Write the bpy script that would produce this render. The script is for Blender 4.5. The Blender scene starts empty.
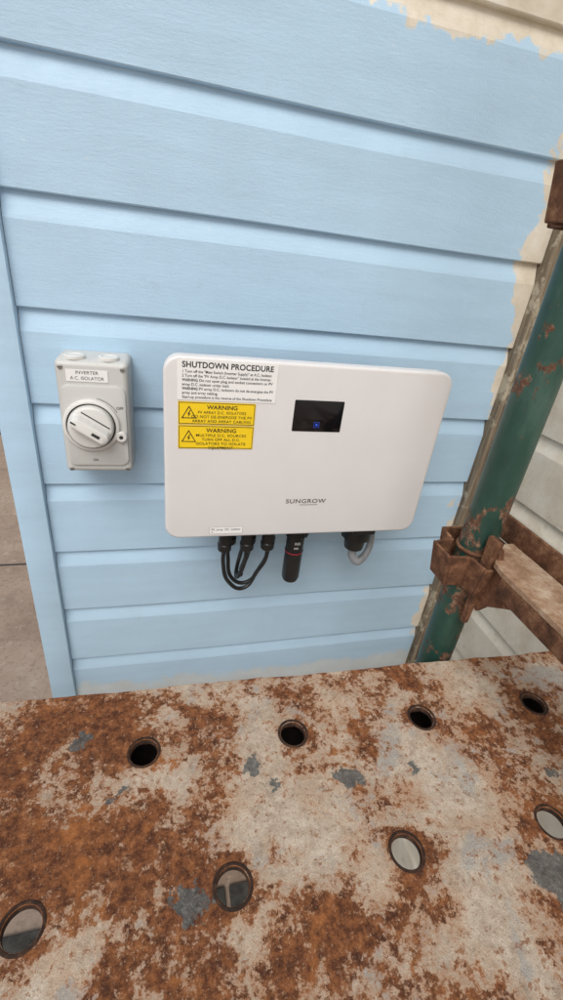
import bpy, bmesh, math, random
from mathutils import Vector, Matrix
random.seed(4)
S=bpy.context.scene
ZOFF=2.0   # ground is 2 m under the lens; everything is raised at the end
# ---------------------------------------------------------------- materials
class NT:
    def __init__(s,name,rough=.6,metal=0.0,spec=.5):
        s.m=bpy.data.materials.new(name); s.m.use_nodes=True
        s.t=s.m.node_tree; s.b=s.t.nodes['Principled BSDF']
        s.b.inputs['Roughness'].default_value=rough; s.b.inputs['Metallic'].default_value=metal
        s.b.inputs['Specular IOR Level'].default_value=spec
        s.tc=s.t.nodes.new('ShaderNodeTexCoord'); s.P=s.tc.outputs['Object']
    def put(s,sock,v):
        if isinstance(v,bpy.types.NodeSocket): s.t.links.new(v,sock)
        else:
            if isinstance(v,(tuple,list)) and len(v)==3 and sock.type=='RGBA': v=(*v,1)
            sock.default_value=v
    def noise(s,scale,detail=4,rough=.6,dist=0,vec=None,col=False):
        n=s.t.nodes.new('ShaderNodeTexNoise'); s.put(n.inputs['Vector'],vec or s.P)
        n.inputs['Scale'].default_value=scale;n.inputs['Detail'].default_value=detail
        n.inputs['Roughness'].default_value=rough;n.inputs['Distortion'].default_value=dist
        return n.outputs[1 if col else 0]
    def math(s,op,a,b=0,c=0,clamp=False):
        n=s.t.nodes.new('ShaderNodeMath'); n.operation=op; n.use_clamp=clamp
        s.put(n.inputs[0],a); s.put(n.inputs[1],b); s.put(n.inputs[2],c); return n.outputs[0]
    def vmath(s,op,a,b,out=0):
        n=s.t.nodes.new('ShaderNodeVectorMath'); n.operation=op
        s.put(n.inputs[0],a); s.put(n.inputs[1],b); return n.outputs[out]
    def scale(s,v,sc):
        return s.vmath('MULTIPLY',v,sc)
    def sstep(s,v,a,b,lo=0,hi=1):
        n=s.t.nodes.new('ShaderNodeMapRange'); n.interpolation_type='SMOOTHSTEP'
        s.put(n.inputs[0],v)
        n.inputs[1].default_value=a;n.inputs[2].default_value=b;n.inputs[3].default_value=lo;n.inputs[4].default_value=hi
        return n.outputs[0]
    def ramp(s,f,stops):
        n=s.t.nodes.new('ShaderNodeValToRGB'); s.put(n.inputs[0],f); e=n.color_ramp.elements
        while len(e)<len(stops): e.new(.5)
        for k,(p,c) in enumerate(stops):
            e[k].position=p; e[k].color=(*c,1)
        return n.outputs[0]
    def mix(s,f,a,b,mode='MIX'):
        n=s.t.nodes.new('ShaderNodeMix'); n.data_type='RGBA'; n.blend_type=mode
        s.put(n.inputs[0],f); s.put(n.inputs[6],a); s.put(n.inputs[7],b); return n.outputs[2]
    def sep(s,v=None):
        n=s.t.nodes.new('ShaderNodeSeparateXYZ'); s.put(n.inputs[0],v or s.P); return n.outputs
    def bump(s,h,strength=.3,dist=.001):
        n=s.t.nodes.new('ShaderNodeBump'); s.put(n.inputs['Height'],h)
        n.inputs['Strength'].default_value=strength;n.inputs['Distance'].default_value=dist
        s.t.links.new(n.outputs[0],s.b.inputs['Normal'])
    def color(s,c): s.put(s.b.inputs['Base Color'],c)
    def rough(s,c): s.put(s.b.inputs['Roughness'],c)

def simple(name,c,rough=.5,var=.06,nscale=60,bump=.05,metal=0,spec=.5):
    n=NT(name,rough,metal,spec); f=n.noise(nscale,3)
    a=tuple(x*(1-var) for x in c); b=tuple(min(1,x*(1+var)) for x in c)
    n.color(n.ramp(f,[(.3,a),(.7,b)])); n.rough(n.sstep(f,.2,.8,rough-.05,rough+.08))
    if bump: n.bump(n.noise(900,2),bump,.0004)
    return n.m

BLUE=(.455,.645,.815)
def paint_wall(name,mode):
    n=NT(name,.55)
    x,y,z=n.sep()
    w1=n.noise(9,5,.62); w2=n.noise(45,5,.65)
    wob=n.math('ADD',n.math('MULTIPLY',n.math('SUBTRACT',w1,.5),.12),n.math('MULTIPLY',n.math('SUBTRACT',w2,.5),.045))
    cream=n.ramp(n.noise(14,6,.7),[(.3,(.60,.52,.40)),(.55,(.74,.68,.57)),(.75,(.82,.78,.70))])
    streak=n.noise(5,4,.6,vec=n.scale(n.P,(1,1,9)))
    blue=n.ramp(n.math('ADD',n.math('MULTIPLY',w1,.5),n.math('MULTIPLY',streak,.5)),
        [(.3,tuple(c*.92 for c in BLUE)),(.7,tuple(min(1,c*1.06) for c in BLUE))])
    sc=n.sstep(n.noise(70,5,.75),.60,.76,0,.45)
    blue=n.mix(sc,blue,(.66,.75,.81))
    dd=n.sstep(n.noise(24,6,.8),.58,.80,0,.32)
    blue=n.mix(dd,blue,(.34,.43,.50))
    if mode=='blue':
        zz=n.math('ADD',z,wob)
        m1=n.sstep(zz,.296,.303)
        xx=n.math('ADD',x,n.math('ADD',wob,n.math('MULTIPLY',n.sstep(z,-.25,.2),.03)))
        m2=n.sstep(xx,.630,.637)
        m3=n.sstep(n.math('ADD',z,n.math('MULTIPLY',wob,.8)),-.885,-.912,0,.5)
        m=n.math('MAXIMUM',n.math('MAXIMUM',m1,m2),m3)
        n.color(n.mix(m,blue,cream))
    elif mode=='trim': n.color(blue)
    else:
        g=n.sstep(n.noise(30,6,.75),.56,.72,0,.5)
        n.color(n.mix(g,cream,(.40,.33,.24)))
    st=n.noise(60,4,.7,vec=n.scale(n.P,(1,1,5)) if mode!='trim' else n.scale(n.P,(5,5,1)))
    n.bump(n.math('ADD',n.math('MULTIPLY',n.noise(420,2,.6),.5),st),.34,.0012)
    n.rough(n.sstep(w2,.2,.8,.42,.62))
    return n.m
M_wall=paint_wall('blue_paint_boards','blue'); M_trim=paint_wall('blue_trim','trim'); M_cream=paint_wall('cream_boards','cream')

def weathered():
    n=NT('weathered_timber',.85)
    v=n.scale(n.P,(14,14,.8)); f=n.noise(9,6,.7,vec=v)
    c=n.ramp(f,[(.3,(.075,.055,.035)),(.5,(.20,.155,.105)),(.65,(.33,.28,.20)),(.8,(.46,.42,.33))])
    n.color(n.mix(n.sstep(n.noise(18,6,.7),.52,.62,0,.7),c,(.52,.47,.36)))
    n.bump(f,.5,.002); return n.m
M_weather=weathered()

YAW=-.0265; PITCH=.1592
RUSTB=[(-.085,.225,.06),(-.03,.205,.04),(.0,.12,.042),(.125,.125,.032),(.215,.272,.022),(-.08,.335,.05),
       (.235,.160,.022),(.14,.345,.03),(.43,.235,.03),(.03,.30,.025),(-.16,.30,.07),(.375,.165,.018),(.30,.34,.018)]
LIGHTB=[(.14,.20,.04),(.065,.215,.028),(.29,.21,.055),(.26,.12,.04),(.37,.32,.04),(-.075,.14,.024),(.175,.15,.022),(.05,.135,.016),(.19,.325,.018),(-.02,.27,.02)]
GREYB=[(.020,.165,.015),(.338,.122,.023),(.180,.2356,.013),(.0774,.266,.011),(-.0944,.320,.008),(.405,.205,.007),(-.045,.262,.006),(.10,.245,.006),(.255,.235,.007)]
def rusty_plate():
    n=NT('rusty_painted_steel',.85,0,.3)
    dn=n.noise(38,4,.7,col=True)
    dv=n.vmath('SUBTRACT',dn,(.5,.5,.5)); P2=n.vmath('ADD',n.P,n.scale(dv,(.055,.055,0)))
    flat=n.scale(P2,(1,1,0))
    def blobs(L,soft=1.0):
        acc=None
        for (x,y,r) in L:
            d=n.vmath('DISTANCE',flat,(x,y,0),1)
            m=n.sstep(d,r*1.6*soft,r*.2*soft)
            acc=m if acc is None else n.math('MAXIMUM',acc,m)
        return acc
    br=blobs(RUSTB); bl=blobs(LIGHTB)
    # rust weeping round the punched holes
    dvs=n.vmath('ADD',n.P,n.scale(dv,(.014,.014,0)))
    hx,hy,_=n.sep(dvs); yl=n.math('SUBTRACT',hy,n.math('MULTIPLY',hx,YAW))
    ring=None
    for y0,xo in ((.2965,-.0255),(.1703,.0497),(.0455,-.0255)):
        u=n.math('FRACT',n.math('ADD',n.math('MULTIPLY',n.math('SUBTRACT',hx,xo),1/PITCH),10.5))
        du=n.math('MULTIPLY',n.math('SUBTRACT',u,.5),PITCH); dy=n.math('SUBTRACT',yl,y0)
        d=n.math('SQRT',n.math('ADD',n.math('MULTIPLY',du,du),n.math('MULTIPLY',dy,dy)))
        m=n.sstep(d,.032,.015); ring=m if ring is None else n.math('MAXIMUM',ring,m)
    n1=n.noise(13,6,.65,.3); n2=n.noise(75,7,.75,.2); n3=n.noise(240,5,.75)
    f=n.math('ADD',n.math('MULTIPLY',n1,.40),n.math('ADD',n.math('MULTIPLY',n2,.40),n.math('MULTIPLY',n3,.20)))
    f=n.math('ADD',f,n.math('MULTIPLY',br,.065)); f=n.math('SUBTRACT',f,n.math('MULTIPLY',bl,.075))
    f=n.math('ADD',f,n.math('MULTIPLY',ring,.040))
    base=n.ramp(n2,[(.30,(.30,.225,.165)),(.45,(.49,.40,.31)),(.58,(.62,.54,.44)),(.74,(.73,.67,.58))])
    base=n.mix(n.sstep(n1,.42,.62,.05,.55),base,(.54,.36,.235))
    big=n.noise(17,6,.7,.5)
    base=n.mix(n.sstep(big,.53,.62,0,.7),base,(.37,.37,.355))
    base=n.mix(n.sstep(n3,.58,.67,0,.7),base,(.22,.11,.06))
    spk2=n.sstep(n.noise(130,5,.75),.57,.63,0,.85)
    base=n.mix(spk2,base,(.29,.125,.055))
    wht=n.sstep(n.noise(280,4,.7,vec=n.vmath('ADD',n.P,(3,2,1))),.62,.70,0,.6)
    base=n.mix(wht,base,(.80,.76,.69))
    rust=n.ramp(n.noise(100,8,.80),[(.30,(.026,.011,.008)),(.44,(.105,.038,.018)),(.56,(.26,.098,.036)),(.70,(.48,.22,.095))])
    rust=n.mix(n.sstep(big,.46,.30,0,.75),rust,(.42,.155,.045))
    rust=n.mix(n.sstep(n3,.57,.68,0,.6),rust,(.52,.33,.21))
    halo=n.sstep(f,.455,.515,0,.65); core=n.sstep(f,.502,.528)
    c=n.mix(halo,base,(.40,.19,.09)); c=n.mix(core,c,rust)
    g=blobs(GREYB)
    gs=n.sstep(n.math('ADD',g,n.math('MULTIPLY',n2,.5)),.62,.76,0,.88)
    c=n.mix(gs,c,n.ramp(n3,[(.35,(.05,.055,.055)),(.55,(.13,.14,.138)),(.75,(.30,.31,.30))]))
    fine=n.noise(750,2,.7)
    c=n.mix(.38,c,n.ramp(fine,[(.3,(.22,.18,.15)),(.7,(1,1,1))]),'MULTIPLY')
    n.color(c)
    n.rough(n.sstep(core,0,1,.62,.93))
    n.bump(n.math('ADD',n.math('MULTIPLY',fine,.35),n.math('ADD',n.math('MULTIPLY',n.noise(140,6,.8),1.0),n.math('MULTIPLY',n.noise(22,4,.6),1.5))),.85,.0020)
    return n.m
M_plate=rusty_plate()
def rust(name,a,b,c,paint=None,pt=.55,scale=40):
    n=NT(name,.85,0,.3); f=n.noise(scale,7,.75)
    col=n.ramp(f,[(.3,a),(.5,b),(.72,c)])
    if paint: col=n.mix(n.sstep(n.noise(scale*.6,6,.7),pt,pt+.05),col,paint)
    n.color(col); n.bump(n.noise(scale*4,5,.75),.6,.0012); return n.m
M_rust=rust('rust',(.035,.018,.012),(.15,.068,.036),(.38,.21,.115))
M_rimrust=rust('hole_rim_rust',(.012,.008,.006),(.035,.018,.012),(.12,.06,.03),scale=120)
M_hole_shade=rust('painted_hole_shade',(.006,.005,.005),(.012,.008,.007),(.025,.015,.010),scale=60)  # near-black colour stands in for shade inside the far-row holes
M_trans=rust('rusty_brown_steel',(.14,.075,.042),(.32,.20,.125),(.55,.45,.34),scale=35)
def greenpole():
    n=NT('green_paint_chipped',.45)
    z=n.sep()[2]
    g=n.ramp(n.noise(20,6,.7,vec=n.scale(n.P,(1,1,.4))),[(.3,(.012,.040,.031)),(.55,(.022,.070,.053)),(.8,(.07,.13,.105))])
    near=n.sstep(n.math('ABSOLUTE',n.math('ADD',z,.335)),.17,.02,0,.13)
    m=n.sstep(n.math('ADD',n.noise(34,7,.75,vec=n.scale(n.P,(1,1,.6))),near),.600,.635)
    r=n.ramp(n.noise(80,6,.75),[(.3,(.035,.018,.012)),(.5,(.13,.06,.033)),(.7,(.34,.24,.16))])
    n.color(n.mix(m,g,r)); n.rough(n.sstep(m,0,1,.4,.9))
    n.bump(n.noise(160,5,.7),.3,.0008); return n.m
M_green=greenpole()
def concrete():
    n=NT('concrete',.9)
    c=n.ramp(n.noise(1.8,8,.7),[(.3,(.25,.18,.135)),(.5,(.34,.255,.195)),(.7,(.43,.34,.27))])
    c=n.mix(n.sstep(n.noise(40,7,.8),.50,.64,0,.65),c,(.17,.12,.09))
    c=n.mix(n.sstep(n.noise(14,6,.7),.55,.68,0,.5),c,(.52,.44,.36))
    c=n.mix(n.sstep(n.noise(6,7,.75),.53,.64,0,.55),c,(.22,.165,.125))
    n.color(c); n.bump(n.noise(90,6,.7),.4,.003); return n.m
M_conc=concrete()
M_slab_dark=simple('added_slab_dark',(.055,.052,.047),.95,.45,30,.2,spec=.15)  # kept dark so the view through the near-row holes is less bright
M_white=simple('powder_coat_white',(.73,.715,.715),.38,.015,15,.10)
M_heat=simple('dark_aluminium',(.06,.063,.068),.5,.1)
M_black=simple('black_plastic',(.013,.013,.014),.38,.2)
M_gloss=simple('display_glass',(.006,.006,.008),.08,.1,20,0)
M_greyp=simple('isolator_grey_plastic',(.56,.565,.545),.42,.02,20,.08)
M_greyk=simple('isolator_knob_plastic',(.68,.68,.655),.38,.02,20,.05)
M_lab=simple('label_white',(.87,.87,.865),.35,.01,30,0)
M_yel=simple('label_yellow',(.92,.64,.015),.35,.02,30,0)
M_ink=simple('ink_black',(.010,.010,.010),.5,.05,30,0)
M_logo=simple('logo_grey',(.14,.10,.10),.4,.05,30,0)
M_red=simple('red_ring',(.40,.03,.05),.4,.05,30,0)
M_cond=simple('conduit_grey',(.30,.31,.325),.45,.05,60,.05)
M_steel=simple('screw_steel',(.45,.45,.44),.35,.1,60,.05,metal=.8)
M_seal=simple('dark_gap',(.03,.03,.03),.7,.1)
def led():
    n=NT('led_blue',.4); n.color((.02,.05,.25)); n.b.inputs['Emission Color'].default_value=(.01,.07,.55,1); n.b.inputs['Emission Strength'].default_value=.7; return n.m
M_led=led()
def palings():
    n=NT('fence_timber',.9); n.color(n.ramp(n.noise(8,6,.7,vec=n.scale(n.P,(8,8,.8))),[(.3,(.05,.04,.03)),(.7,(.17,.14,.11))])); return n.m
M_pal=palings()
M_roof=simple('roof_metal',(.42,.43,.44),.4,.08)

# ---------------------------------------------------------------- geometry helpers
tops=[]
def empty(name):
    e=bpy.data.objects.new(name,None); S.collection.objects.link(e); e.empty_display_size=.05; tops.append(e); return e
def mk(name,bm,mat,parent=None,smooth=False,angle=None):
    me=bpy.data.meshes.new(name); bmesh.ops.recalc_face_normals(bm,faces=bm.faces[:]); bm.to_mesh(me); bm.free()
    o=bpy.data.objects.new(name,me); S.collection.objects.link(o)
    if mat: me.materials.append(mat)
    if smooth:
        for p in me.polygons: p.use_smooth=True
        if angle is not None: me.set_sharp_from_angle(angle=math.radians(angle))
    if parent: o.parent=parent
    else: tops.append(o)
    return o
def bm_box(bm,x0,x1,y0,y1,z0,z1,bev=0,M=None,seg=2):
    r=bmesh.ops.create_cube(bm,size=1); vs=r['verts']
    for v in vs: v.co=Vector((x0+(v.co.x+.5)*(x1-x0),y0+(v.co.y+.5)*(y1-y0),z0+(v.co.z+.5)*(z1-z0)))
    if bev:
        es=list({e for v in vs for e in v.link_edges})
        r=bmesh.ops.bevel(bm,geom=es,offset=bev,segments=seg,affect='EDGES',profile=.5); vs=list({v for f in r['faces'] for v in f.verts}|{v for v in vs if v.is_valid})
    if M:
        for v in vs: v.co=M@v.co
def box(name,x0,x1,y0,y1,z0,z1,mat,parent=None,bev=0,M=None,seg=2):
    bm=bmesh.new(); bm_box(bm,x0,x1,y0,y1,z0,z1,bev,None,seg)
    if M: bm.transform(M)
    return mk(name,bm,mat,parent,bool(bev),35)
def rings(name,R,mat,parent=None,cap0=True,cap1=True,closed=True,angle=35,M=None,bm=None):
    own=bm is None
    if own: bm=bmesh.new()
    rv=[[bm.verts.new(p) for p in r] for r in R]
    for a,b in zip(rv[:-1],rv[1:]):
        n=len(a)
        for i in range(n if closed else n-1):
            bm.faces.new((a[i],a[(i+1)%n],b[(i+1)%n],b[i]))
    if cap0: bm.faces.new(rv[0])
    if cap1: bm.faces.new(rv[-1][::-1])
    if not own: return
    if M: bm.transform(M)
    return mk(name,bm,mat,parent,True,angle)
def rrect(x0,x1,z0,z1,r,y,n=8):
    p=[]
    for cx,cz,a0 in ((x1-r,z1-r,0),(x0+r,z1-r,90),(x0+r,z0+r,180),(x1-r,z0+r,270)):
        for k in range(n+1):
            a=math.radians(a0+90*k/n); p.append((cx+r*math.cos(a),y,cz+r*math.sin(a)))
    return p
def loft(name,x0,x1,z0,z1,r,secs,mat,parent,angle=35):
    return rings(name,[rrect(x0+i,x1-i,z0+i,z1-i,max(r-i,.001),y) for y,i in secs],mat,parent,angle=angle)
def lathe(name,c,axis,prof,mat,parent=None,n=40,angle=35,cap=True,bm=None):
    ax=Vector(axis).normalized(); q=ax.to_track_quat('Z','Y'); R=[]
    for h,r in prof:
        R.append([Vector(c)+q@Vector((r*math.cos(2*math.pi*k/n),r*math.sin(2*math.pi*k/n),h)) for k in range(n)])
    return rings(name,R,mat,parent,cap,cap,True,angle,bm=bm)
def tube(name,pts,r,mat,parent=None,corr=None):
    cu=bpy.data.curves.new(name,'CURVE'); cu.dimensions='3D'; cu.bevel_depth=r; cu.bevel_resolution=6; cu.resolution_u=24; cu.use_fill_caps=True
    sp=cu.splines.new('BEZIER'); sp.bezier_points.add(len(pts)-1)
    for b,p in zip(sp.bezier_points,pts):
        b.co=p; b.handle_left_type=b.handle_right_type='AUTO'
    o=bpy.data.objects.new(name,cu); S.collection.objects.link(o); cu.materials.append(mat)
    if parent:o.parent=parent
    else: tops.append(o)
    return o
def text(name,s,x,y,z,width,mat,parent,align='LEFT',size=None,bold=0.0,sp=1.0):
    cu=bpy.data.curves.new(name,'FONT'); cu.body=s; cu.align_x=align; cu.align_y='TOP'; cu.size=1; cu.offset=bold; cu.space_character=sp
    cu.materials.append(mat)
    o=bpy.data.objects.new(name,cu); S.collection.objects.link(o)
    bpy.context.view_layer.update()
    d=o.dimensions
    sx=width/d.x if width else size; sy=size if size else sx
    o.scale=(sx,sy,1); o.rotation_euler=(math.pi/2,0,0); o.location=(x,y,z); o.parent=parent
    return o

# ---------------------------------------------------------------- house
house=empty('weatherboard_house')
JZ=[.187-.142*k for k in range(-6,16)]
def board_profile(d=.009,ch=.030):
    P=[]
    for j in JZ:
        P+= [(0,j+.0015),(.0012,j),(d,j-.0005),(d,j-.0035),(.0014,j-ch+.002),(0,j-ch-.003)]
    return P
def board_wall(name,a0,a1,fn,mat,seg=1,ztop=1.02,zbot=-1.93):
    bm=bmesh.new(); prof=[(0,ztop)]+[p for p in board_profile() if zbot<p[1]<ztop]+[(0,zbot)]
    A=[a0+(a1-a0)*k/seg for k in range(seg+1)]
    cols=[[bm.verts.new(fn(a,d,z)) for d,z in prof] for a in A]
    for c0,c1 in zip(cols[:-1],cols[1:]):
        for i in range(len(prof)-1): bm.faces.new((c0[i],c0[i+1],c1[i+1],c1[i]))
    return mk(name,bm,mat,house)
YW=.755
board_wall('front_wall_boards',-.202,.640,lambda a,d,z:(a,YW+d+.0009*math.sin(a*7+z*3),z+.0006*math.sin(a*9+z*11)),M_wall,24)
board_wall('side_wall_boards',-3.0,.742,lambda a,d,z:(.705+d,a,z),M_cream,4)
board_wall('return_wall_boards',.80,4.5,lambda a,d,z:(-.246-d+.010,a,z),M_trim,4)
box('corner_trim_front',-.250,-.203,.743,.775,-1.93,1.02,M_trim,house,.002)
box('corner_trim_return',-.2475,-.225,.776,.830,-1.93,1.02,M_trim,house,.002)
box('corner_bead_a',.641,.6515,.738,.775,-1.93,1.02,M_weather,house,.002)
box('corner_bead_b',.6525,.666,.746,.775,-1.93,1.02,M_weather,house,.003)
box('corner_bead_c',.667,.682,.735,.775,-1.93,1.02,M_weather,house,.003)
box('corner_bead_d',.683,.7035,.743,.775,-1.93,1.02,M_weather,house,.003)
box('footing',-.240,.70,.768,.90,-2.0,-1.935,M_conc,house)
box('footing_side',.715,.85,-3,.76,-2.0,-1.935,M_conc,house)
box('fascia',-.27,.70,.735,.76,1.025,1.19,M_trim,house,.002)
box('fascia_side',.68,.703,-3,.733,1.025,1.19,M_trim,house,.002)
box('roof_main',-.30,4,.765,4.6,1.192,1.23,M_roof,house)
box('roof_wing',.672,4,-3.05,.763,1.194,1.232,M_roof,house)
box('wing_end_wall',.72,4,-3.0,-2.95,-2,1.19,M_cream,house)
box('rear_wall',-.22,4,4.45,4.5,-2,1.19,M_cream,house)

# ---------------------------------------------------------------- ground, fence
bm=bmesh.new(); bmesh.ops.create_grid(bm,x_segments=2,y_segments=2,size=150)
bm.transform(Matrix.Translation((0,0,-2.0))); ground=mk('concrete_ground',bm,M_conc)
bm=bmesh.new()
bm_box(bm,-8,-.3,2.75,2.764,-1.9965,-1.996)
bm_box(bm,-2.4,-2.386,-6,8,-1.9965,-1.9961)
mk('ground_joint',bm,M_seal)
dark_slabs=empty('added_dark_slabs')  # added slabs, darker than the ground, to dull what shows through the holes
bm=bmesh.new()
xx=-1.6
while xx<.6:
    bm_box(bm,xx,xx+.285,.05,.735,-1.999,-1.985,.004); xx+=.30
mk('slabs_under_holes',bm,M_slab_dark,dark_slabs)
fence=empty('timber_fence')
bm=bmesh.new()
for k in range(78):
    x=-8+k*.105; h=random.uniform(-.28,-.24)
    bm_box(bm,x,x+.1,5.2+(k%2)*.012,5.215+(k%2)*.012,-1.99,h)
mk('palings',bm,M_pal,fence)
box('rail_upper',-8,.2,5.23,5.27,-.6,-.52,M_pal,fence); box('rail_lower',-8,.2,5.23,5.27,-1.7,-1.62,M_pal,fence)
box('plinth_board',-8,.2,5.17,5.196,-2.0,-1.83,M_pal,fence)

# ---------------------------------------------------------------- inverter
inv=empty('solar_inverter')
x0,x1,z0,z1=-.0015,.4240,-.397,-.119
loft('front_cover',x0,x1,z0,z1,.022,[(.5965,.0045),(.5967,.003),(.5975,.0014),(.5992,.0004),(.602,0),(.622,.001),(.634,.004),(.641,.010)],M_white,inv,50)
loft('rear_heatsink',x0,x1,z0,z1,.022,[(.6415,.022),(.645,.0205),(.72,.0205),(.724,.022)],M_heat,inv)
box('wall_bracket',.06,.36,.725,.752,-.30,-.20,M_steel,inv,.002)
YF=.5965
loft('display',.179,.254,-.2155,-.1690,.002,[(YF-.0010,.0008),(YF-.0006,0),(YF+.003,0)],M_gloss,inv)
bm=bmesh.new()
for a in ((-.0042,.0042,-.0042,-.0038),(-.0042,.0042,.0038,.0042),(-.0042,-.0038,-.0038,.0038),(.0038,.0042,-.0038,.0038),(-.0018,.0018,-.0016,.0016)):
    bm_box(bm,.2155+a[0],.2155+a[1],YF-.0014,YF-.0011,-.2050+a[2],-.2050+a[3])
mk('display_icon',bm,M_led,inv)
text('logo','SUNGROW',.184,YF-.0006,-.3280,.067,M_logo,inv,bold=.012,size=.0105,sp=1.12)
box('logo_line',.208,.238,YF-.0006,YF-.0002,-.3400,-.3394,M_logo,inv)
for sx in (.03,.395):
    lathe('side_screw',(sx,.66,z1-.020),(0,0,1),[(0,.005),(.003,.005)],M_steel,inv,20)

# labels
lab=empty('shutdown_procedure_label')
YL=YF-.0008
box('sheet',.0165,.150,YL,YL+.0004,-.1755,-.1215,M_lab,lab)
text('title','SHUTDOWN PROCEDURE',.0225,YL-.0003,-.1240,.121,M_ink,lab,bold=.022,size=.0105,sp=1.05)
lines=['1 Turn off the "Main Switch (Inverter Supply)" at A.C. Isolator.','2 Turn off the "PV Array D.C. Isolator" located at the Inverter.',
'WARNING: Do not open plug and socket connectors or PV','array D.C. isolator under load.','WARNING: PV array D.C. isolators do not de-energise the PV','array and array cabling.','Start-up procedure is the reverse of the Shutdown Procedure']
ws=[.119,.119,.121,.062,.123,.047,.122]
for k,(l,w) in enumerate(zip(lines,ws)):
    zz=-.1352-k*.0056
    if l.startswith('WARNING'):
        text('bold_%d'%k,'WARNING:',.0225,YL-.0003,zz,.0210,M_ink,lab,size=.0052,bold=.022)
        text('line_%d'%k,l[9:],.0225+.0220,YL-.0003,zz,w-.0220,M_ink,lab,size=.0052,bold=.008)
    else: text('line_%d'%k,l,.0225,YL-.0003,zz,w,M_ink,lab,size=.0052,bold=.008)
def wlabel(za,zb,ls):
    w=empty('warning_label'); a,b=.0175,.1230
    box('sheet',a,b,YL,YL+.0004,zb,za,M_yel,w)
    t=.0007
    bm=bmesh.new()
    bm_box(bm,a+.001,b-.001,YL-.0003,YL-.0001,za-.001-t,za-.001); bm_box(bm,a+.001,b-.001,YL-.0003,YL-.0001,zb+.001,zb+.001+t)
    bm_box(bm,a+.001,a+.001+t,YL-.0003,YL-.0001,zb+.001+t,za-.001-t); bm_box(bm,b-.001-t,b-.001,YL-.0003,YL-.0001,zb+.001+t,za-.001-t)
    c=Vector((a+.0145,YL-.0002,(za+zb)/2-.0015)); R=.0118
    def tri(r): return [Vector((c.x+r*math.sin(2*math.pi*k/3),c.y,c.z+r*math.cos(2*math.pi*k/3))) for k in range(3)]
    o_,i_=[bm.verts.new(p) for p in tri(R)],[bm.verts.new(p) for p in tri(R*.80)]
    for k in range(3): bm.faces.new((o_[k],o_[(k+1)%3],i_[(k+1)%3],i_[k]))
    bolt=[(.0012,.0058),(-.0022,-.0004),(-.0002,-.0002),(-.0012,-.0042),(.0022,.0010),(.0003,.0009),(.0020,.0052)]
    bm.faces.new([bm.verts.new((c.x+p,c.y,c.z+q)) for p,q in bolt])
    mk('border_and_symbol',bm,M_ink,w)
    text('title','WARNING',.0770,YL-.0003,za-.0032,.042,M_ink,w,'CENTER',size=.0082,bold=.014)
    for k,(s,wd) in enumerate(ls): text('line_%d'%k,s,.0770,YL-.0003,za-.0118-k*.0062,wd,M_ink,w,'CENTER',size=.0055,sp=1.08,bold=.006)
wlabel(-.1775,-.2095,[('PV ARRAY D.C. ISOLATORS',.066),('DO NOT DE-ENERGISE THE PV',.083),('ARRAY AND ARRAY CABLING',.081)])
wlabel(-.2105,-.2450,[('MULTIPLE D.C. SOURCES',.070),('TURN OFF ALL D.C.',.054),('ISOLATORS TO ISOLATE',.070),('EQUIPMENT',.035)])
sl=empty('isolator_label')
box('sheet',.066,.118,YL,YL+.0004,-.3895,-.3775,M_lab,sl)
bm=bmesh.new()
for a in ((.066,.118,-.3898,-.3895),(.066,.118,-.3775,-.3772),(.0657,.066,-.3898,-.3772),(.118,.1183,-.3898,-.3772)): bm_box(bm,a[0],a[1],YL+.0001,YL+.0003,a[2],a[3])
mk('label_border',bm,M_logo,sl)
text('t1','PV  array  DC  isolator',.0685,YL-.0003,-.3790,.046,M_ink,sl,size=.0056)
text('t2','A',.0685,YL-.0003,-.3845,.0025,M_ink,sl,size=.0040)

# connectors and cables under the inverter
ZB=z0+.016
def conn(nm,x,y,l=.075,r=.0082,par=None):
    lathe(nm,(x,y,ZB+.002),(0,0,-1),[(0,r*1.15),(.014,r*1.15),(.015,r*.85),(.03,r*.85),(.031,r*1.1),(l-.02,r*1.1),(l-.018,r*1.25),(l-.006,r*1.2),(l,r*.6)],M_black,inv,20)
for k,(x,y) in enumerate([(.100,.655),(.113,.685),(.140,.655),(.150,.685),(.178,.655),(.186,.68)]):
    conn('dc_connector_%d'%k,x,y,.088+.006*(k%2),.0102)
cab=empty('solar_cables')
tube('cable_a',[(.100,.655,-.455),(.099,.654,-.49),(.112,.652,-.535),(.140,.655,-.553),(.166,.662,-.52),(.178,.655,-.485),(.178,.655,-.455)],.0038,M_black,cab)
tube('cable_b',[(.113,.685,-.455),(.112,.685,-.50),(.125,.68,-.552),(.150,.68,-.560),(.176,.682,-.525),(.187,.68,-.49),(.186,.68,-.455)],.0038,M_black,cab)
tube('cable_c',[(.140,.655,-.455),(.139,.655,-.49),(.130,.662,-.53),(.133,.70,-.545),(.150,.735,-.50),(.160,.745,-.38)],.0038,M_black,cab)
tube('cable_d',[(.150,.685,-.455),(.149,.685,-.49),(.140,.69,-.535),(.150,.715,-.545),(.170,.74,-.49),(.175,.745,-.38)],.0038,M_black,cab)
lathe('cable_tie',(.132,.662,-.526),(.3,-.1,1),[(0,.0062),(.004,.0062)],M_black,cab,16)
lathe('dongle_collar',(.232,.66,ZB+.002),(0,0,-1),[(0,.020),(.030,.020),(.032,.0215),(.056,.0215),(.060,.0175)],M_black,inv,28)
lathe('dongle_body',(.232,.66,ZB-.0575),(0,0,-1),[(0,.0165),(.032,.0165),(.0325,.0175)],M_black,inv,28)
lathe('dongle_ring',(.232,.66,ZB-.0905),(0,0,-1),[(0,.0172),(.0022,.0172)],M_red,inv,28)
lathe('dongle_cap',(.232,.66,ZB-.0932),(0,0,-1),[(0,.0168),(.058,.0168),(.066,.014),(.070,.006)],M_black,inv,28)
bm=bmesh.new()
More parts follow.
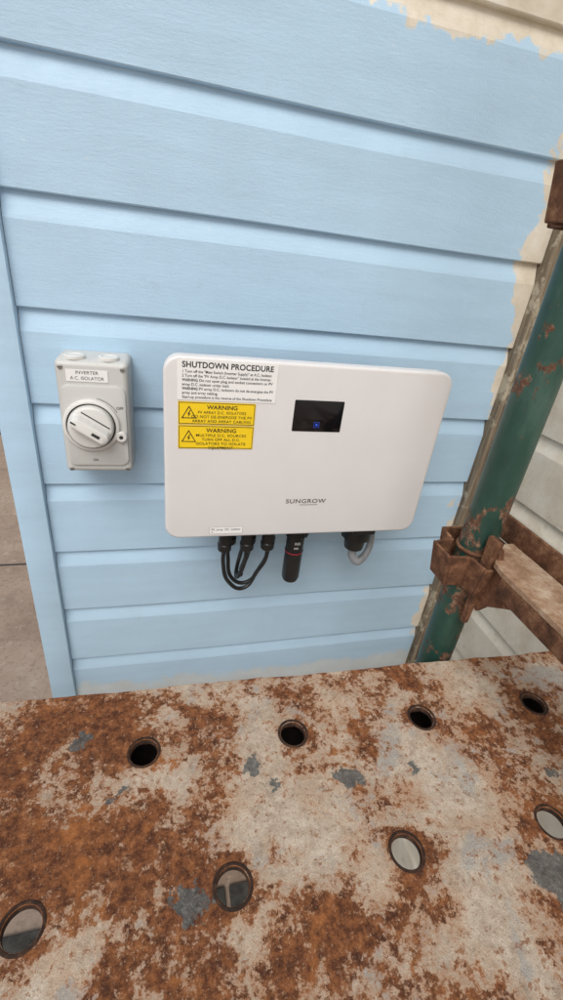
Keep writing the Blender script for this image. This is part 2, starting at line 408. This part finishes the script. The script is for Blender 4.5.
for k in range(16):
    a=2*math.pi*k/16
    bm_box(bm,-.0012,.0012,-.0225,-.0205,-.024,0,0,Matrix.Translation((.232,.66,ZB-.031))@Matrix.Rotation(a,4,'Z'))
mk('dongle_grips',bm,M_black,inv)
text('dongle_text','WiFi\nxxx',.2255,.642,ZB-.063,.011,M_lab,inv,size=.009)
lathe('ac_plug',(.352,.66,ZB+.002),(0,0,-1),[(0,.030),(.018,.030),(.020,.0265),(.046,.0265),(.048,.029),(.066,.029),(.070,.021),(.092,.0185),(.096,.012)],M_black,inv,12,50)
box('ac_plug_latch',.330,.374,.628,.64,ZB-.044,ZB-.018,M_black,inv,.003)
con=empty('flexible_conduit')
pts=[(.352,.66,ZB-.085),(.354,.66,ZB-.112),(.374,.665,ZB-.130),(.398,.68,ZB-.105),(.403,.70,ZB-.065),(.404,.715,ZB-.02),(.404,.73,ZB+.04)]
tube('conduit_tube',pts,.0068,M_cond,con)
def catm(P,t):
    n=len(P)-1; f=min(t*n,n-1e-6); i=int(f); u=f-i
    p0=Vector(P[max(i-1,0)]);p1=Vector(P[i]);p2=Vector(P[i+1]);p3=Vector(P[min(i+2,n)])
    return .5*((2*p1)+(p2-p0)*u+(2*p0-5*p1+4*p2-p3)*u*u+(3*p1-p0-3*p2+p3)*u**3)
bm=bmesh.new()
for k in range(60):
    t=(k+.5)/60; p=catm(pts,t); d=(catm(pts,min(t+.005,.999))-catm(pts,max(t-.005,0)))
    if d.length>0: lathe('',p,d,[(-.0008,.0074),(0,.0082),(.0008,.0074)],None,None,16,bm=bm)
mk('conduit_ribs',bm,M_cond,con,True)

# ---------------------------------------------------------------- AC isolator
iso=empty('isolator_switch')
ix0,ix1,iz0,iz1=-.1490,-.0490,-.3245,-.1515
loft('base',ix0,ix1,iz0,iz1,.008,[(.7535,.0005),(.722,0),(.7215,.0012)],M_greyp,iso)
loft('lid',ix0,ix1,iz0,iz1,.008,[(.7205,.0012),(.720,0),(.690,.0012),(.686,.003),(.6835,.006),(.683,.009)],M_greyp,iso)
loft('dial_plate',ix0+.006,ix1-.006,iz0+.014,iz1-.034,.012,[(.6835,0),(.6800,.0006),(.6792,.0022)],M_greyp,iso)
kc=(-.1050,.679,-.2445)
lathe('dial_ring',kc,(0,-1,0),[(0,.0400),(.005,.0392),(.0065,.0372),(.0066,.0348),(.003,.0340)],M_greyk,iso,56)
lathe('dial_gap',kc,(0,-1,0),[(.0015,.0343),(.0032,.0343)],M_seal,iso,48)
lathe('knob_disc',kc,(0,-1,0),[(.002,.0322),(.013,.0312),(.0155,.0290),(.0162,.0260)],M_greyk,iso,56)
Mk=Matrix.Translation((kc[0],kc[1],kc[2]))@Matrix.Rotation(math.radians(33),4,'Y')
def hring(h,w,l,r): return [(p[0],-h,p[2]) for p in rrect(-l,l,-w,w,r,0,6)]
rings('knob_handle',[[Mk@Vector(p) for p in hring(h,w,l,min(w,l)*.9)] for h,w,l in ((.015,.0115,.0300),(.024,.0095,.0290),(.0295,.0082,.0275),(.0312,.0060,.0250))],M_greyk,iso)
box('knob_slot',.004,.016,-.0316,-.0306,-.0022,.0022,M_seal,iso,M=Mk)
box('knob_groove_a',-.022,.022,-.0168,-.0160,.0145,.0160,M_seal,iso,M=Mk)
box('knob_pointer',-.0275,-.0200,-.0318,-.0308,-.001,.001,M_ink,iso,M=Mk)
lathe('padlock_tab',(-.0640,.679,-.2605),(0,-1,0),[(0,.0085),(.006,.0082),(.007,.0070)],M_greyk,iso,28)
lathe('padlock_hole',(-.0640,.6722,-.2605),(0,-1,0),[(0,.0030),(.0004,.0030)],M_seal,iso,20)
text('off','OFF',-.0690,.6786,-.2145,.0095,M_ink,iso,size=.0062)
text('on','ON',-.1075,.6786,-.2975,.007,M_ink,iso,size=.0058)
bm=bmesh.new()
for k in range(14):
    a=math.radians(15+k*3.4)
    bm_box(bm,-.0008,.0008,-.0003,0,.0418,.0426,0,Matrix.Translation((kc[0],.6788,kc[2]))@Matrix.Rotation(a,4,'Y'))
mk('dial_scale',bm,M_ink,iso)
for sx in (ix0+.009,ix1-.009):
    for sz,yy in ((iz1-.010,.6828),(iz0+.0075,.6828)):
        lathe('screw',(sx,yy,sz),(0,-1,0),[(-.001,.0036),(.0009,.0034),(.0012,.0028)],M_steel,iso,20)
        box('screw_slot',sx-.0028,sx+.0028,yy-.0016,yy-.0011,sz-.0004,sz+.0004,M_seal,iso)
for sx in (-.1230,-.0770):
    lathe('conduit_plug',(sx,.7020,iz1-.001),(0,0,1),[(0,.0150),(.0040,.0146),(.0052,.0130),(.0052,.0100),(.0042,.0092)],M_greyk,iso,32)
il=empty('isolator_name_label')
box('sheet',-.1335,-.0780,.6822,.6826,-.1810,-.1640,M_lab,il)
text('t1','INVERTER',-.1057,.6820,-.1650,.030,M_ink,il,'CENTER',size=.0066)
text('t2','A.C. ISOLATOR',-.1057,.6820,-.1730,.045,M_ink,il,'CENTER',size=.0066)

# ---------------------------------------------------------------- scaffold plank
HP=-.46
def edgeY(x,y0): return y0+YAW*x
plank=empty('scaffold_plank')
cu=bpy.data.curves.new('plate','CURVE'); cu.dimensions='2D'; cu.fill_mode='BOTH'; cu.extrude=.0010; cu.bevel_depth=.0008; cu.bevel_resolution=2
def poly(P):
    sp=cu.splines.new('POLY'); sp.points.add(len(P)-1)
    for q,p in zip(sp.points,P): q.co=(p[0],p[1],0,1)
    sp.use_cyclic_u=True
XA,XB=-1.5,.66; YE,YN=.3735,-.085
edge=[]
for k in range(0,217):
    x=XB+(XA-XB)*k/216; edge.append((x,edgeY(x,YE)+.0009*math.sin(x*23)+.0006*math.sin(x*61+1)+random.uniform(-.0006,.0006)))
poly([(XA,edgeY(XA,YN)),(XB,edgeY(XB,YN))]+edge)
holes=[]
for k in range(-9,5):
    for y0,xo in ((.2965,-.0255),(.1703,.0497),(.0455,-.0255)):
        x=xo+PITCH*k
        if XA+.04<x<XB-.03: holes.append((x,edgeY(x,y0)))
HR=.0142
for (hx,hy) in holes: poly([(hx+(HR+.0005)*math.cos(2*math.pi*k/40),hy+(HR+.0005)*math.sin(2*math.pi*k/40)) for k in range(40)])
co=bpy.data.objects.new('tmp',cu); S.collection.objects.link(co); bpy.context.view_layer.update()
dg=bpy.context.evaluated_depsgraph_get(); me=bpy.data.meshes.new_from_object(co.evaluated_get(dg))
me.transform(Matrix.Translation((0,0,HP-.0018))); bpy.data.objects.remove(co)
po=bpy.data.objects.new('plate',me); S.collection.objects.link(po); me.materials.clear(); me.materials.append(M_plate); po.parent=plank
bm=bmesh.new()
for (hx,hy) in holes:
    e=random.uniform(-.0004,.0004)
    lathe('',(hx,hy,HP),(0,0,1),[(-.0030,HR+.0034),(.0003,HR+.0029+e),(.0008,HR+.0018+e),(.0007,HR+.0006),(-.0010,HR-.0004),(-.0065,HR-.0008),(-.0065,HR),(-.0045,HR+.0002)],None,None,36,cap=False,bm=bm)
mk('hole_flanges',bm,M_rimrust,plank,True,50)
def yawbox(nm,xa,xb,ya,yb,za,zb,mat,par,bev=.001):
    bm=bmesh.new(); bm_box(bm,xa,xb,ya,yb,za,zb,bev)
    for v in bm.verts: v.co.y+=YAW*v.co.x
    return mk(nm,bm,mat,par,True,35)
yawbox('edge_far',XA,XB,YE-.0045,YE-.0012,HP-.060,HP-.0040,M_plate,plank)
yawbox('edge_near',XA,XB,YN+.0012,YN+.0045,HP-.060,HP-.0040,M_plate,plank)
yawbox('lip_far',XA,XB,YE-.030,YE-.005,HP-.060,HP-.057,M_rust,plank)
yawbox('lip_near',XA,XB,YN+.005,YN+.030,HP-.060,HP-.057,M_rust,plank)
hole_backing=empty('added_hole_backing')  # added channel under the plank, there to make the far-row holes look black
yawbox('backing_web',XA,XB,.275,.368,-.535,-.528,M_hole_shade,hole_backing)
yawbox('backing_flange_a',XA,XB,.275,.281,-.60,-.5355,M_hole_shade,hole_backing)
yawbox('backing_flange_b',XA,XB,.362,.368,-.60,-.5355,M_hole_shade,hole_backing)

# ---------------------------------------------------------------- scaffold pole with V pressings
pole=empty('scaffold_pole')
px,py,pr=.383,.3985,.0220
lathe('tube',(px,py,-1.99),(0,0,1),[(0,pr),(2.9,pr),(2.9,pr-.004),(2.8,pr-.004)],M_green,pole,40)
box('base_plate',px-.075,px+.075,py-.075,py+.075,-2.0,-1.991,M_rust,pole,.001)
def vpress(zc,mat,hh=.023,ext=.046):
    bm=bmesh.new()
    for a in range(4):
        M=Matrix.Translation((px,py,zc))@Matrix.Rotation(a*math.pi/2,4,'Z')
        t=.0042
        def plate(P,nrm):
            n=Vector(nrm)*t; A=[bm.verts.new(M@Vector(p)) for p in P]; B=[bm.verts.new(M@(Vector(p)+n)) for p in P]
            bm.faces.new(A); bm.faces.new(B[::-1])
            for i in range(len(P)): bm.faces.new((A[i],A[(i+1)%len(P)],B[(i+1)%len(P)],B[i]))
        for s in (1,-1):
            plate([(.018,s*.019,hh),(ext,s*.015,hh),(ext-.007,s*.013,-hh),(.019,s*.016,-hh)],(0,s*1,0))
        plate([(ext,-.0190,hh),(ext,.0190,hh),(ext-.007,.0170,-hh),(ext-.007,-.0170,-hh)],(1,0,0))
    es=[e for e in bm.edges]
    bmesh.ops.bevel(bm,geom=es,offset=.0011,segments=1,affect='EDGES')
    return mk('v_pressing',bm,mat,pole)
for z in (.080,-.316,-.82,-1.3): vpress(z,M_rust)
bm=bmesh.new()
for z in (.080,-.316):
    for dz in (.023,-.023):
        lathe('',(px,py,z+dz-.003),(0,0,1),[(0,pr+.0003),(.003,pr+.0026),(.006,pr+.0003)],None,None,28,bm=bm)
mk('weld_beads',bm,M_rust,pole,True)

# transom running back toward the platform user
tr=empty('scaffold_transom')
bm=bmesh.new()
def slab(bm,P,za,zb):
    A=[bm.verts.new((x,y,za)) for x,y in P];B=[bm.verts.new((x,y,zb)) for x,y in P]
    bm.faces.new(A);bm.faces.new(B[::-1])
    for i in range(len(P)): bm.faces.new((A[i],A[(i+1)%len(P)],B[(i+1)%len(P)],B[i]))
slab(bm,[(.368,-.9),(.425,-.9),(.425,.385),(.412,.385),(.392,.368),(.372,.350),(.368,.330)],-.2875,-.2815)
mk('top_flange',bm,M_trans,tr)
box('upright_flange',.4256,.4306,-.9,.425,-.288,-.254,M_rust,tr,.001)
box('lower_flange',.3685,.3735,-.9,.330,-.312,-.288,M_rust,tr,.001)
def prism(bm,P,x0,x1):
    A=[bm.verts.new((x0,y,z)) for y,z in P];B=[bm.verts.new((x1,y,z)) for y,z in P]
    bm.faces.new(A);bm.faces.new(B[::-1])
    for i in range(len(P)): bm.faces.new((A[i],A[(i+1)%len(P)],B[(i+1)%len(P)],B[i]))
bm=bmesh.new()
prism(bm,[(.30,-.289),(.350,-.289),(.356,-.270),(.368,-.270),(.366,-.355),(.356,-.362),(.345,-.345),(.30,-.312)],.378,.3855)
mk('end_hook',bm,M_rust,tr)
bm=bmesh.new(); prism(bm,[(.354,-.258),(.371,-.258),(.366,-.385),(.359,-.385)],.3705,.3770); mk('wedge',bm,M_rust,tr)

# ---------------------------------------------------------------- camera
R=Vector((.9678,.0141,-.2512)).normalized(); U=Vector((.1089,.8764,.4692)); U=(U-R*U.dot(R)).normalized(); F=U.cross(R)
cam=bpy.data.objects.new('Camera',bpy.data.cameras.new('Camera')); S.collection.objects.link(cam)
cam.matrix_world=Matrix(((R.x,R.y,R.z,0),(F.x,F.y,F.z,0),(U.x,U.y,U.z,ZOFF),(0,0,0,1)))
c=cam.data; c.sensor_fit='VERTICAL'; c.sensor_height=36; c.lens=16.06; c.clip_start=.01; c.clip_end=500
S.camera=cam
# ---------------------------------------------------------------- light
W=bpy.data.worlds.new('World'); S.world=W; W.use_nodes=True; nt=W.node_tree
bg=nt.nodes['Background']; sky=nt.nodes.new('ShaderNodeTexSky'); sky.sky_type='NISHITA'; sky.sun_disc=False
EL,AZ=math.radians(52),math.radians(205)
sky.sun_elevation=EL; sky.sun_rotation=AZ; sky.dust_density=3; sky.air_density=1.0; sky.ozone_density=.6
hs=nt.nodes.new('ShaderNodeHueSaturation'); hs.inputs['Saturation'].default_value=.30
nt.links.new(sky.outputs[0],hs.inputs['Color']); nt.links.new(hs.outputs[0],bg.inputs[0]); bg.inputs[1].default_value=.15
sd=bpy.data.lights.new('sun','SUN'); sd.energy=1.4; sd.angle=math.radians(35); sd.color=(1,.955,.89)
so=bpy.data.objects.new('sun',sd); S.collection.objects.link(so)
d=Vector((math.sin(AZ)*math.cos(EL),math.cos(AZ)*math.cos(EL),math.sin(EL)))
so.rotation_euler=d.to_track_quat('Z','Y').to_euler(); so.location=d*5
S.view_settings.view_transform='Standard'; S.view_settings.look='None'; S.view_settings.exposure=0
# ---------------------------------------------------------------- final placement : pivots at object centres
bpy.context.view_layer.update()
for o in tops:
    if o.type=='EMPTY':
        P=[ch.matrix_world@Vector(b) for ch in o.children for b in ch.bound_box]
        lo=Vector([min(p[i] for p in P) for i in range(3)]); hi=Vector([max(p[i] for p in P) for i in range(3)]); cc=(lo+hi)/2
        for ch in o.children: ch.matrix_parent_inverse=Matrix.Translation(-cc)
        o.location=cc
    o.location.z+=ZOFF
print('objects',len(bpy.data.objects))
